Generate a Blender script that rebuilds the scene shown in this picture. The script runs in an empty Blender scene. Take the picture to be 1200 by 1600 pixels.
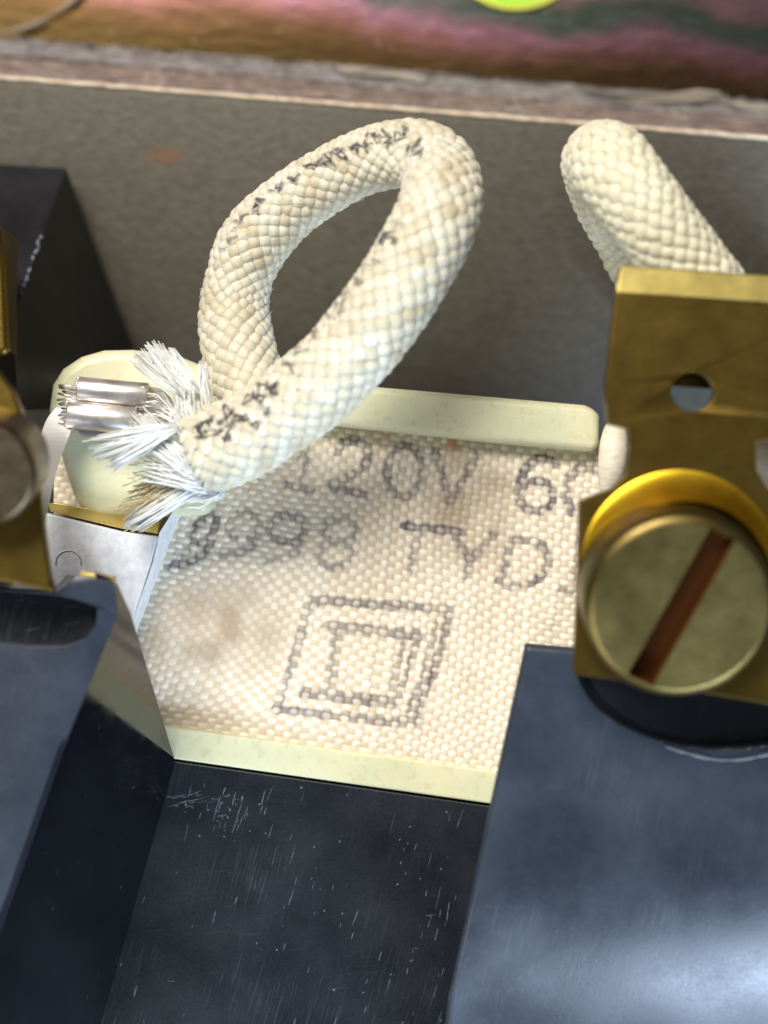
import bpy, bmesh, math, random
import numpy as np
from mathutils import Vector, Matrix
from mathutils.geometry import tessellate_polygon
random.seed(7); rng = np.random.default_rng(7)
S = 0.001            # everything below is written in millimetres
SC = bpy.context.scene
COL = SC.collection
CAMZ, FOCZ, PPM = 132.0, 22.0, 27.0   # camera height, coil plane height, photo pixels per mm there

def P(px, py, z):
    """millimetre point at height z that stands where the photograph shows pixel (px, py)"""
    k = (CAMZ - z) / (CAMZ - FOCZ) / PPM
    return Vector(((px - 600) * k, (800 - py) * k, z))

# ------------------------------------------------------------------ camera
cam = bpy.data.cameras.new('camera'); cob = bpy.data.objects.new('camera', cam); COL.objects.link(cob)
cob.location = (0, 0, CAMZ * S); cob.rotation_euler = (0, 0, 0)
cam.sensor_fit = 'AUTO'; cam.sensor_width = 36
cam.lens = 36 * (CAMZ - FOCZ) / (1600 / PPM)
cam.clip_start = 0.005; cam.clip_end = 10
cam.dof.use_dof = True; cam.dof.focus_distance = (CAMZ - 26) * S; cam.dof.aperture_fstop = cam.lens / 2.7
SC.camera = cob
# ------------------------------------------------------------------ world
w = bpy.data.worlds.new('World'); SC.world = w; w.use_nodes = True
nt = w.node_tree; bg = nt.nodes['Background']
tc = nt.nodes.new('ShaderNodeTexCoord'); sp = nt.nodes.new('ShaderNodeSeparateXYZ'); nt.links.new(tc.outputs['Generated'], sp.inputs[0])
no = nt.nodes.new('ShaderNodeTexNoise'); no.inputs['Scale'].default_value = 2.6; no.inputs['Detail'].default_value = 3
nt.links.new(tc.outputs['Generated'], no.inputs['Vector'])
mx = nt.nodes.new('ShaderNodeMath'); mx.operation = 'MULTIPLY_ADD'; mx.inputs[1].default_value = 0.9
nt.links.new(no.outputs['Fac'], mx.inputs[0]); nt.links.new(sp.outputs['Z'], mx.inputs[2])
cr = nt.nodes.new('ShaderNodeValToRGB'); nt.links.new(mx.outputs[0], cr.inputs[0])
cr.color_ramp.elements[0].position = 0.15; cr.color_ramp.elements[0].color = (0.06, 0.055, 0.05, 1)
cr.color_ramp.elements[1].position = 1.0; cr.color_ramp.elements[1].color = (0.34, 0.38, 0.46, 1)
e = cr.color_ramp.elements.new(0.55); e.color = (0.30, 0.27, 0.23, 1)
nt.links.new(cr.outputs[0], bg.inputs['Color']); bg.inputs['Strength'].default_value = 0.40
# ------------------------------------------------------------------ lamps
def area(name, loc, target, size, power, color, sy=None):
    l = bpy.data.lights.new(name, 'AREA'); l.energy = power; l.color = color; l.size = size
    if sy: l.shape = 'RECTANGLE'; l.size_y = sy
    o = bpy.data.objects.new(name, l); COL.objects.link(o); o.location = Vector(loc)
    o.rotation_euler = (Vector(target) - Vector(loc)).to_track_quat('-Z', 'Y').to_euler(); return o
KD = Vector((-0.36, 1.0, 1.45)).normalized()
area('key_lamp', KD * 0.5, (0, 0, 0.02), 0.18, 2.05, (1.0, 0.93, 0.82))
area('soft_fill', (-0.13, 0.20, 0.26), (0, 0, 0.02), 0.17, 0.72, (1.0, 0.97, 0.93))  # added fill from upper left, no actual window
area('side_fill', (-0.17, -0.27, 0.22), (0, 0, 0.02), 0.20, 0.55, (0.95, 0.98, 1.0))  # added fill that lifts the loop's shadow on the tape
area('window_low', (0.16, -0.34, 0.17), (0.012, -0.02, 0.03), 0.17, 2.2, (0.62, 0.78, 1.0), 0.07)
SC.view_settings.view_transform = 'Standard'; SC.view_settings.look = 'None'
SC.view_settings.exposure = 0; SC.view_settings.gamma = 1; SC.view_settings.use_curve_mapping = False
SC.cycles.max_bounces = 8

# ------------------------------------------------------------------ materials
class N:
    def __init__(s, name, base=(0.5,)*3, rough=0.5, metal=0.0, spec=0.5):
        s.m = bpy.data.materials.new(name); s.m.use_nodes = True; s.t = s.m.node_tree
        s.b = s.t.nodes['Principled BSDF']; s.o = s.t.nodes['Material Output']
        s.b.inputs['Base Color'].default_value = (*base, 1); s.b.inputs['Roughness'].default_value = rough
        s.b.inputs['Metallic'].default_value = metal; s.b.inputs['Specular IOR Level'].default_value = spec
        s.co = None
    def n(s, typ, **kw):
        x = s.t.nodes.new(typ)
        for k, v in kw.items(): setattr(x, k, v)
        return x
    def l(s, a, b): s.t.links.new(a, b)
    def coord(s, scale=(1, 1, 1), rot=0.0):
        """object coordinates in millimetres"""
        tc = s.n('ShaderNodeTexCoord'); mp = s.n('ShaderNodeMapping'); mp.vector_type = 'TEXTURE'
        mp.inputs['Rotation'].default_value = (0, 0, rot)
        mp.inputs['Scale'].default_value = tuple(0.001 / c for c in scale)
        s.l(tc.outputs['Object'], mp.inputs['Vector']); return mp.outputs[0]
    def noise(s, vec, scale, detail=4, rough=0.55, dist=0.0):
        x = s.n('ShaderNodeTexNoise'); x.inputs['Scale'].default_value = scale; x.inputs['Detail'].default_value = detail
        x.inputs['Roughness'].default_value = rough; x.inputs['Distortion'].default_value = dist
        s.l(vec, x.inputs['Vector']); return x.outputs['Fac']
    def ramp(s, fac, stops):
        x = s.n('ShaderNodeValToRGB'); s.l(fac, x.inputs[0]); r = x.color_ramp
        while len(r.elements) < len(stops): r.elements.new(0.5)
        for e, (p, c) in zip(r.elements, stops):
            e.position = p; e.color = (*c, 1) if hasattr(c, '__len__') else (c, c, c, 1)
        return x.outputs[0]
    def mix(s, fac, a, b, mode='MIX'):
        x = s.n('ShaderNodeMix', data_type='RGBA', blend_type=mode)
        if hasattr(fac, 'links'): s.l(fac, x.inputs[0])
        else: x.inputs[0].default_value = fac
        for v, i in ((a, 6), (b, 7)):
            if hasattr(v, 'links'): s.l(v, x.inputs[i])
            else: x.inputs[i].default_value = (*v, 1)
        return x.outputs[2]
    def math(s, op, a, b=0.0):
        x = s.n('ShaderNodeMath', operation=op)
        for v, i in ((a, 0), (b, 1)):
            if hasattr(v, 'links'): s.l(v, x.inputs[i])
            else: x.inputs[i].default_value = v
        return x.outputs[0]
    def attr(s, name):
        x = s.n('ShaderNodeAttribute'); x.attribute_name = name; return x
    def bump(s, h, dist_mm, strength=1.0):
        x = s.n('ShaderNodeBump'); x.inputs['Strength'].default_value = strength; x.inputs['Distance'].default_value = dist_mm * S
        s.l(h, x.inputs['Height']); s.l(x.outputs[0], s.b.inputs['Normal'])
    def base(s, c): s.l(c, s.b.inputs['Base Color'])
    def rough(s, c): s.l(c, s.b.inputs['Roughness'])

def plastic(name, c0, c1, r0, r1, lean=0.28, scr=0.55):
    k = N(name, c0, r0)
    v = k.coord(); vs = k.coord((9, 0.30, 1), -lean); vh = k.coord((0.5, 7, 1), 0.1)
    big = k.noise(v, 0.22, 5); fine = k.noise(v, 5, 4)
    s1 = k.ramp(k.noise(vs, 1.0, 5, 0.65), [(0.54, 0), (0.74, 1)])
    s2 = k.ramp(k.noise(vh, 1.0, 4, 0.6), [(0.62, 0), (0.82, 1)])
    sp_ = k.ramp(k.noise(v, 3.3, 2, 0.5), [(0.73, 0), (0.78, 1)])
    mask = k.ramp(k.noise(v, 0.16, 3), [(0.48, 0.05), (0.68, 1)])
    s = k.math('MULTIPLY', k.math('MAXIMUM', k.math('MULTIPLY', s1, mask), k.math('MULTIPLY', s2, 0.4)), scr)
    s = k.math('MAXIMUM', s, k.math('MULTIPLY', sp_, 0.5 * scr))
    col = k.mix(k.ramp(big, [(0.35, 0), (0.65, 1)]), c0, c1)
    k.base(k.mix(s, col, (0.16, 0.18, 0.22)))
    k.rough(k.ramp(k.math('ADD', k.math('MULTIPLY', big, 0.6), k.math('MULTIPLY', fine, 0.4)), [(0.35, r0), (0.65, r1)]))
    k.bump(k.math('ADD', fine, k.math('MULTIPLY', s1, 0.35)), 0.008, 0.5); return k.m
M = {}
M['black'] = plastic('black_bakelite', (0.004, 0.006, 0.010), (0.009, 0.012, 0.018), 0.30, 0.46, 0.28, 0.4)
M['black_hi'] = plastic('black_bakelite_front', (0.018, 0.025, 0.038), (0.034, 0.045, 0.066), 0.28, 0.42, 0.2, 0.35)
M['black_deep'] = plastic('black_bakelite_box', (0.006, 0.006, 0.008), (0.010, 0.010, 0.013), 0.30, 0.5, 0.2, 0.12)

k = N('glossy_bakelite', (0.004, 0.004, 0.006), 0.09); k.b.inputs['IOR'].default_value = 1.75
k.rough(k.ramp(k.noise(k.coord(), 1.2, 4), [(0.35, 0.07), (0.7, 0.16)]))
k.base(k.mix(k.ramp(k.noise(k.coord((1, 1, 1)), 2.6, 2), [(0.72, 0), (0.78, 1)]), (0.004, 0.004, 0.006), (0.07, 0.075, 0.08))); M['gloss'] = k.m
k = N('scuff', (0.11, 0.13, 0.165), 0.6); M['scuff'] = k.m
k = N('cream_nylon', (0.66, 0.64, 0.42), 0.38)
v = k.coord(); vs = k.coord((0.5, 6, 1), -0.1)
c = k.mix(k.ramp(k.noise(v, 0.25, 3), [(0.35, 0), (0.65, 1)]), (0.70, 0.68, 0.46), (0.60, 0.62, 0.42))
c = k.mix(k.math('MULTIPLY', k.ramp(k.noise(v, 2.2, 4), [(0.55, 0), (0.72, 1)]), 0.35), c, (0.45, 0.36, 0.2))
k.base(c); k.b.inputs['Subsurface Weight'].default_value = 0.35; k.b.inputs['Subsurface Radius'].default_value = (1, .8, .4); k.b.inputs['Subsurface Scale'].default_value = 0.0007
k.bump(k.noise(vs, 1, 4), 0.02, 0.5); M['cream'] = k.m

k = N('woven_glass_tape', (0.7, 0.6, 0.42), 0.48)
a = k.attr('tone'); ink = k.attr('ink'); v = k.coord()
sx = k.n('ShaderNodeSeparateColor'); k.l(a.outputs['Color'], sx.inputs[0])
c = k.mix(sx.outputs[0], (0.66, 0.54, 0.38), (0.92, 0.85, 0.71))          # low weft .. raised warp
c = k.mix(k.math('MULTIPLY', sx.outputs[1], 0.9), c, (0.42, 0.33, 0.23))    # loop's soft shadow painted tan
c = k.mix(k.math('MULTIPLY', sx.outputs[2], 1.0), c, (0.62, 0.25, 0.07))    # orange varnish drop
c = k.mix(k.math('MULTIPLY', k.ramp(k.noise(v, 0.5, 4), [(0.4, 0), (0.7, 1)]), 0.25), c, (0.60, 0.58, 0.46))
si = k.n('ShaderNodeSeparateColor'); k.l(ink.outputs['Color'], si.inputs[0])
c = k.mix(si.outputs[0], c, (0.075, 0.062, 0.085)); k.base(c)
k.bump(k.noise(k.coord((8, 2, 1), -0.2), 3, 3), 0.01, 0.5); M['tape'] = k.m

def sleeve_mat(name, lo, hi):
    k = N(name, hi, 0.36)
    t = k.attr('tone'); st = k.n('ShaderNodeSeparateColor'); k.l(t.outputs['Color'], st.inputs[0])
    c = k.mix(st.outputs[0], lo, hi)
    cb = k.n('ShaderNodeCombineXYZ'); ua = k.attr('fib')
    mp = k.n('ShaderNodeMapping'); mp.inputs['Scale'].default_value = (6, 0.9, 1); k.l(ua.outputs['Vector'], mp.inputs['Vector'])
    f = k.noise(mp.outputs[0], 1.0, 3, 0.6)
    c = k.mix(k.math('MULTIPLY', k.ramp(f, [(0.35, 1), (0.6, 0)]), 0.28), c, (0.45, 0.38, 0.22))
    c = k.mix(k.math('MULTIPLY', st.outputs[2], 0.8), c, (0.42, 0.31, 0.14))
    c = k.mix(st.outputs[1], c, (0.035, 0.028, 0.035)); k.base(c)
    k.b.inputs['Sheen Weight'].default_value = 0.2
    k.b.inputs['Subsurface Weight'].default_value = 0.25; k.b.inputs['Subsurface Radius'].default_value = (1, .8, .5); k.b.inputs['Subsurface Scale'].default_value = 0.0004
    k.bump(f, 0.07, 1.0); return k.m
M['sleeve'] = sleeve_mat('glass_fibre_braid', (0.55, 0.47, 0.29), (0.82, 0.78, 0.64))
M['sleeve2'] = sleeve_mat('glass_fibre_braid_clean', (0.68, 0.62, 0.40), (0.88, 0.84, 0.66))
k = N('sleeve_core', (0.36, 0.28, 0.14), 0.8); M['core'] = k.m
k = N('loose_fibre', (0.90, 0.885, 0.85), 0.4); k.b.inputs['Subsurface Weight'].default_value = 0.2; k.b.inputs['Subsurface Scale'].default_value = 0.0002; M['fibre'] = k.m
k = N('yellow_fibre', (0.62, 0.52, 0.30), 0.4); M['fibre_y'] = k.m

def brass(name, c0, c1, r0, r1, spots=0.15):
    k = N(name, c0, r0, 1.0); v = k.coord()
    big = k.noise(v, 0.35, 4); c = k.mix(k.ramp(big, [(0.35, 0), (0.65, 1)]), c0, c1)
    c = k.mix(k.math('MULTIPLY', k.ramp(k.noise(v, 1.4, 4), [(0.6, 0), (0.75, 1)]), spots), c, (0.18, 0.11, 0.04)); k.base(c)
    k.rough(k.ramp(k.noise(v, 0.8, 4), [(0.3, r0), (0.7, r1)])); k.bump(k.noise(k.coord((1, 7, 1), 0.1), 1.3, 4), 0.02, 0.5); return k.m
M['brass'] = brass('tarnished_brass', (0.175, 0.115, 0.026), (0.15, 0.097, 0.021), 0.34, 0.40, 0.08)
M['screw'] = brass('brass_screw', (0.19, 0.145, 0.05), (0.14, 0.105, 0.034), 0.34, 0.42, 0.15)
M['dome'] = brass('lit_brass_collar', (0.80, 0.50, 0.03), (0.7, 0.43, 0.03), 0.34, 0.42, 0.05)  # collar's golden glow painted in as a brighter base than the plate
M['lip'] = brass('lit_brass_lip', (0.52, 0.42, 0.14), (0.42, 0.33, 0.10), 0.34, 0.42, 0.1)  # same brass as the plate, lightened for the light the lip catches
M['bronze'] = brass('brown_brass_screw', (0.20, 0.15, 0.09), (0.13, 0.10, 0.06), 0.26, 0.45)
k = N('slot_brown', (0.12, 0.04, 0.006), 0.5, 0.6); M['slot'] = k.m

k = N('tinned_copper', (0.74, 0.70, 0.66), 0.34, 0.85); k.bump(k.noise(k.coord((1, 8, 1), 0.07), 1.0, 4), 0.02, 0.6)
k.base(k.mix(k.ramp(k.noise(k.coord(), 1.1, 4), [(0.4, 0), (0.7, 1)]), (0.88, 0.84, 0.80), (0.62, 0.56, 0.52))); M['tin'] = k.m
k = N('matt_tin', (0.66, 0.64, 0.62), 0.42, 0.8); k.bump(k.noise(k.coord((1, 1, 1)), 2.4, 4), 0.02, 0.5); M['matt_tin'] = k.m
k = N('zinc_plate', (0.62, 0.64, 0.66), 0.5, 0.15); v = k.coord()
k.base(k.mix(k.ramp(k.noise(v, 1.6, 6, 0.7), [(0.35, 0), (0.7, 1)]), (0.88, 0.88, 0.88), (0.64, 0.65, 0.66)))
k.bump(k.noise(v, 4, 4), 0.03, 0.6); M['zinc'] = k.m
k = N('yellow_chromate', (0.62, 0.47, 0.16), 0.35, 0.7); M['chromate'] = k.m

k = N('fibre_board', (0.14, 0.125, 0.10), 0.62); v = k.coord(); vs = k.coord((1.5, 3.2, 1), -0.08)
c = k.mix(k.ramp(k.noise(vs, 0.9, 6, 0.7), [(0.3, 0), (0.7, 1)]), (0.080, 0.073, 0.058), (0.150, 0.136, 0.110))
c = k.mix(k.math('MULTIPLY', k.ramp(k.noise(v, 1.3, 2), [(0.72, 0), (0.78, 1)]), 0.6), c, (0.05, 0.04, 0.03))
gd = k.n('ShaderNodeTexGradient', gradient_type='SPHERICAL'); mp = k.n('ShaderNodeMapping'); mp.vector_type = 'TEXTURE'
tcn = k.n('ShaderNodeTexCoord'); pr = P(258, 243, 9.6) - P(600, 400, 0); mp.inputs['Location'].default_value = (pr.x * S, pr.y * S, 0)
mp.inputs['Scale'].default_value = (0.0016, 0.0008, 1); k.l(tcn.outputs['Object'], mp.inputs[0]); k.l(mp.outputs[0], gd.inputs[0])
c = k.mix(k.math('MULTIPLY', k.ramp(k.math('MULTIPLY', gd.outputs['Fac'], k.math('ADD', k.noise(v, 1.8, 3), 0.5)), [(0.1, 0), (0.7, 1)]), 0.45), c, (0.24, 0.10, 0.03))
k.base(c); k.b.inputs['Specular IOR Level'].default_value = 0.25; k.bump(k.noise(vs, 1.6, 6, 0.7), 0.06, 0.6); M['board'] = k.m

k = N('laminate_edge', (0.2, 0.17, 0.15), 0.5); vs = k.coord((0.7, 6, 1), -0.085); v = k.coord()
c = k.mix(1.0, k.attr('lay').outputs['Color'], k.mix(k.ramp(k.noise(vs, 0.8, 6, 0.7), [(0.35, 0), (0.65, 1)]), (0.45, 0.42, 0.42), (1.0, 1.0, 1.0)), 'MULTIPLY')
c = k.mix(k.math('MULTIPLY', k.ramp(k.noise(k.coord((1.2, 4.5, 1), -0.085), 1.1, 3), [(0.60, 0), (0.68, 1)]), 0.8), c, (0.62, 0.58, 0.54))
c = k.mix(k.math('MULTIPLY', k.ramp(k.noise(k.coord((0.25, 4, 1), -0.085), 1.1, 3), [(0.62, 0), (0.68, 1)]), 0.8), c, (0.035, 0.028, 0.025))
k.base(c); k.bump(k.noise(vs, 1.4, 6, 0.7), 0.15, 0.8); M['laminate'] = k.m
k = N('pale_arris', (0.50, 0.42, 0.31), 0.55)
k.base(k.mix(k.ramp(k.noise(k.coord(), 1.2, 4), [(0.4, 0), (0.65, 1)]), (0.78, 0.66, 0.50), (0.50, 0.38, 0.27))); M['arris'] = k.m
k = N('torn_flake', (0.30, 0.26, 0.21), 0.6); k.bump(k.noise(k.coord((1, 5, 1), -0.1), 1, 4), 0.05); M['flake'] = k.m

# iridescent chromate passivation: coating colour bands that run with the plate's edge
k = N('iridescent_plate', (0.3, 0.2, 0.1), 0.24, 1.0); 
tcn = k.n('ShaderNodeTexCoord'); mp = k.n('ShaderNodeMapping'); mp.vector_type = 'TEXTURE'
mp.inputs['Scale'].default_value = (0.001,) * 3; mp.inputs['Rotation'].default_value = (0, 0, -0.083); k.l(tcn.outputs['Object'], mp.inputs[0])
sx = k.n('ShaderNodeSeparateXYZ'); k.l(mp.outputs[0], sx.inputs[0])
wob = k.noise(k.coord((0.3, 0.5, 1), -0.08), 0.30, 3, 0.5, 0.4)
pe = P(0, 60, 0); q = Matrix.Rotation(0.083, 3, 'Z') @ pe
tt = k.math('ADD', k.math('MULTIPLY', k.math('SUBTRACT', sx.outputs['Y'], q.y), 0.14), k.math('MULTIPLY', k.math('SUBTRACT', wob, 0.5), 0.75))
tt = k.math('ADD', tt, k.math('MULTIPLY', sx.outputs['X'], 0.006))
c = k.ramp(tt, [(0.0, (0.05, 0.032, 0.012)), (0.25, (0.07, 0.040, 0.018)), (0.42, (0.14, 0.065, 0.055)), (0.56, (0.20, 0.10, 0.125)), (0.70, (0.075, 0.08, 0.075)), (0.84, (0.06, 0.078, 0.055)), (0.97, (0.20, 0.11, 0.125))])
c = k.mix(k.math('MULTIPLY', k.ramp(k.noise(k.coord(), 1.3, 3), [(0.70, 0), (0.74, 1)]), 0.7), c, (0.5, 0.4, 0.3))
k.base(c); k.rough(k.ramp(k.noise(k.coord((0.5, 3, 1), -0.08), 1.0, 5), [(0.3, 0.26), (0.7, 0.34)]))
k.bump(k.math('ADD', k.noise(k.coord((0.5, 1.6, 1), -0.05), 0.8, 3), k.math('MULTIPLY', k.noise(k.coord(), 5, 3), .25)), 0.05, 0.6); M['plate'] = k.m
k = N('lime_face', (0.45, 0.80, 0.06), 0.25); k.b.inputs['Coat Weight'].default_value = 0.6; M['lime'] = k.m
k = N('lime_rim', (0.80, 0.85, 0.12), 0.25); M['lime_rim'] = k.m
k = N('dark_under', (0.012, 0.012, 0.012), 0.7); M['under'] = k.m

# ------------------------------------------------------------------ mesh helpers
class MB:
    def __init__(s): s.holed = False; s.v = []; s.f = []; s.mi = []
    def add(s, vs, fs, mi=0):
        o = len(s.v); s.v += [tuple(x) for x in vs]; s.f += [tuple(i + o for i in f) for f in fs]; s.mi += [mi] * len(fs)
def poly_tris(loops):
    return tessellate_polygon([[Vector((p[0], p[1], 0)) for p in l] for l in loops])
def prism(mb, top, dz, holes=(), bottom=None, mi=0):
    """solid under a closed outline; top: 3-D points (mm); dz: thickness downwards; holes: lists of points"""
    if holes: mb.holed = True
    loops = [list(map(Vector, top))] + [list(map(Vector, h)) for h in holes]
    allp = [p for l in loops for p in l]; n = len(allp)
    low = [Vector(b) for b in bottom] if bottom else [p - Vector((0, 0, dz)) for p in allp]
    tris = poly_tris(loops); fs = []
    for t in tris:
        a, b, c = (allp[i] for i in t)
        up = (b - a).cross(c - a).z > 0
        t = tuple(t) if up else tuple(reversed(t))
        fs.append(t); fs.append(tuple(reversed([i + n for i in t])))
    o = 0
    for li, l in enumerate(loops):
        m = len(l); ar = sum(l[i].x * l[(i + 1) % m].y - l[(i + 1) % m].x * l[i].y for i in range(m))
        ccw = ar > 0
        for i in range(m):
            a, b = o + i, o + (i + 1) % m
            f = (a, a + n, b + n, b) if (ccw == (li == 0)) else (b, b + n, a + n, a)
            fs.append(f)
        o += m
    mb.add(allp + low, fs, mi)
def tube(mb, pts, rad, seg=8, cap=True, mi=0, flat=None):
    pts = [Vector(p) for p in pts]; n = len(pts)
    rad = rad if hasattr(rad, '__len__') else [rad] * n
    t0 = (pts[1] - pts[0]).normalized(); up = Vector((0, 0, 1)) if abs(t0.z) < 0.9 else Vector((1, 0, 0))
    nv = (up - t0 * up.dot(t0)).normalized(); vs = []
    for i in range(n):
        t = (pts[min(i + 1, n - 1)] - pts[max(i - 1, 0)]).normalized()
        nv = (nv - t * nv.dot(t)).normalized(); bn = t.cross(nv)
        for j in range(seg):
            a = 2 * math.pi * j / seg
            vs.append(pts[i] + (nv * math.cos(a) * (flat or 1) + bn * math.sin(a)) * rad[i])
    fs = [(i * seg + j, i * seg + (j + 1) % seg, (i + 1) * seg + (j + 1) % seg, (i + 1) * seg + j) for i in range(n - 1) for j in range(seg)]
    if cap: fs += [tuple(reversed(range(seg))), tuple((n - 1) * seg + j for j in range(seg))]
    mb.add(vs, fs, mi)
def smooth_pts(pts, step):
    P_ = [np.array(p, float) for p in pts]; P_ = [2 * P_[0] - P_[1]] + P_ + [2 * P_[-1] - P_[-2]]
    out = []
    for i in range(1, len(P_) - 2):
        a, b, c, d = P_[i - 1:i + 3]
        for t in np.linspace(0, 1, 24, endpoint=False):
            out.append(0.5 * (2 * b + (c - a) * t + (2 * a - 5 * b + 4 * c - d) * t * t + (3 * b - a - 3 * c + d) * t ** 3))
    out.append(P_[-2]); out = np.array(out)
    L = np.r_[0, np.cumsum(np.linalg.norm(np.diff(out, axis=0), axis=1))]
    n = max(4, int(L[-1] / step)); s = np.linspace(0, L[-1], n)
    q = np.stack([np.interp(s, L, out[:, j]) for j in range(3)], 1)
    for _ in range(max(1, int(1.2 / step))):
        q[1:-1] = 0.25 * q[:-2] + 0.5 * q[1:-1] + 0.25 * q[2:]
    return q, s
def build(name, mb, mats, parent=None, base=None, bevel=0, smooth=False, segs=3, wn=False):
    base = Vector(base) if base else Vector((0, 0, 0))
    if parent is not None: base = Vector(parent['_b'])
    me = bpy.data.meshes.new(name)
    arr = (np.array(mb.v, float) - np.array(base)) * S
    me.from_pydata(arr.tolist(), [], mb.f)
    mats = mats if isinstance(mats, (list, tuple)) else [mats]
    for m in mats: me.materials.append(M[m])
    me.polygons.foreach_set('material_index', mb.mi); 
    me.update(); me.validate(clean_customdata=False)
    if smooth: me.polygons.foreach_set('use_smooth', [True] * len(me.polygons))
    o = bpy.data.objects.new(name, me); COL.objects.link(o)
    if bevel:
        bm = bmesh.new(); bm.from_mesh(me)
        if not mb.holed: bmesh.ops.dissolve_limit(bm, angle_limit=0.005, verts=bm.verts, edges=bm.edges, delimit={'MATERIAL'})
        bm.to_mesh(me); bm.free()
        md = o.modifiers.new('bevel', 'BEVEL'); md.width = bevel * S; md.segments = segs; md.limit_method = 'ANGLE'; md.angle_limit = math.radians(35); md.harden_normals = False
        me.polygons.foreach_set('use_smooth', [not mb.holed] * len(me.polygons))
        wn_ = o.modifiers.new('wn', 'WEIGHTED_NORMAL'); wn_.keep_sharp = False
    if parent is not None: o.parent = parent
    else: o.location = base * S
    o['_b'] = tuple(base)
    return o
def tag(o, label=None, cat=None, group=None, kind=None):
    if label: o['label'] = label
    if cat: o['category'] = cat
    if group: o['group'] = group
    if kind: o['kind'] = kind
    return o
def thing(name, base, label, cat, group=None):
    o = bpy.data.objects.new(name, None); COL.objects.link(o); o.location = Vector(base) * S; o['_b'] = tuple(base)
    o.empty_display_size = 0.002
    return tag(o, label, cat, group)
def pp(lst, z=None):
    return [P(a[0], a[1], a[2] if len(a) > 2 else z) for a in lst]
def color_attr(me, name, arr):
    a = me.color_attributes.new(name, 'FLOAT_COLOR', 'POINT')
    full = np.ones((len(me.vertices), 4), np.float32); full[:, :3] = arr; a.data.foreach_set('color', full.ravel())

# ------------------------------------------------------------------ setting: the metal sheet everything stands on
def sheet(name, mat, pts, nx, ny, fn, base, parent=None, smooth=True):
    """bilinear patch between four pixel corners (TL, TR, BR, BL); fn(u, v, p) -> shifted point"""
    mb = MB(); vs = []
    A, B, C_, D = pts
    for j in range(ny + 1):
        for i in range(nx + 1):
            u, v_ = i / nx, j / ny
            p = (A * (1 - u) + B * u) * (1 - v_) + (D * (1 - u) + C_ * u) * v_
            vs.append(fn(u, v_, p.copy()))
    fs = [(j * (nx + 1) + i, (j + 1) * (nx + 1) + i, (j + 1) * (nx + 1) + i + 1, j * (nx + 1) + i + 1) for j in range(ny) for i in range(nx)]
    mb.add(vs, fs); return build(name, mb, mat, parent, base, smooth=smooth)
mb = MB(); prism(mb, [Vector((-70, -70, 0)), Vector((70, -70, 0)), Vector((70, 75, 0)), Vector((-70, 75, 0))], 3)
g = build('ground', mb, 'plate', base=(0, 0, -3)); tag(g, 'iridescent pink and olive metal sheet behind the board', None, None, 'structure')
# ------------------------------------------------------------------ fibre board with a laminated edge
def by(px, off=0): return 120 + px * (95 / 1200) + off          # pixel row of the board's upper arris
board = thing('insulating_board', P(600, 400, 0), 'grey fibre board with a worn layered upper edge', 'board')
mb = MB(); vs = []; prof = [(0, 0)] + [(-20 * t, -9.2 * t ** 1.9) for t in np.linspace(0.03, 1, 30)] + [(-70, -9.2)]  # bow added to turn the lower board away from the key and darken it
for dy, dz in prof:
    for x in (-500, 1700): vs.append(P(x, by(x), 10) + Vector((0.085 * dy, dy, dz)))
m_ = len(prof); mb.add(vs + [Vector((v.x, v.y, 0)) for v in vs], [(2 * i, 2 * i + 2, 2 * i + 3, 2 * i + 1) for i in range(m_ - 1)] + [(0, 1, 1 + 2 * m_, 2 * m_)] +
       [(2 * i, 2 * i + 2 * m_, 2 * i + 2 + 2 * m_, 2 * i + 2) for i in range(m_ - 1)] + [(2 * i + 1, 2 * i + 3, 2 * i + 3 + 2 * m_, 2 * i + 1 + 2 * m_) for i in range(m_ - 1)])
build('board_face', mb, 'board', board, smooth=True)
from mathutils import noise as mn
def lamf(u, v, p):
    n = mn.noise(Vector((p.x * 0.9, v * 9, 0))) ; n2 = mn.noise(Vector((p.x * 3.0, v * 25, 4)))
    p.z += 0.16 * n + 0.10 * n2 + (0.25 * math.sin(v * 9.5) * (1 - v))
    if v < 0.35: p.y += 0.22 * mn.noise(Vector((p.x * 1.6, 3, 0))) * (0.35 - v) / 0.35 + 0.12 * mn.noise(Vector((p.x * 5, 9, 0))) * (0.35 - v)
    return p
lam = sheet('laminated_edge', 'laminate', [P(-500, by(-500, -66), 1.2), P(1700, by(1700, -55), 1.2), P(1700, by(1700, 2), 10.05), P(-500, by(-500, 2), 10.05)], 500, 26, lamf, None, board)
lc = []
for j in range(27):
    for i in range(501):
        v = j / 26 + 0.05 * mn.noise(Vector((i * .03, 0, 7))); x = i / 500
        n_ = mn.noise(Vector((i * 0.10, v * 12, 1))); n2 = mn.noise(Vector((i * 0.35, v * 20, 5)))
        if v < .45: c_ = np.array((.36, .34, .33)) * (.85 + .5 * n_ + .3 * n2)
        elif v < .52: c_ = np.array((.07, .055, .05)) if x < .32 or n_ > .1 else np.array((.30, .24, .22))
        else: c_ = np.array((.34, .26, .225)) * (.9 + .4 * n_)
        if v < .12: c_ = c_ * (.3 if n_ < 0 else 1)
        lc.append(np.clip(c_, .02, .8))
color_attr(lam.data, 'lay', np.array(lc))
mb = MB(); tube(mb, [P(x, by(x, 1) + 1.2 * mn.noise(Vector((x * 0.03, 0, 0))), 10.0) for x in range(-500, 1701, 12)], 0.16, 6); build('pale_arris', mb, 'arris', board, smooth=True)
def flake(pts, z, label):
    mb = MB(); q = []
    for i, (x, y) in enumerate(pts): q.append(P(x, y, z - 4.4 + 0.25 * math.sin(i * 2.1)))
    prism(mb, q, 0.14); o = build('torn_flake', mb, 'flake', board, bevel=0.04)
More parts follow.
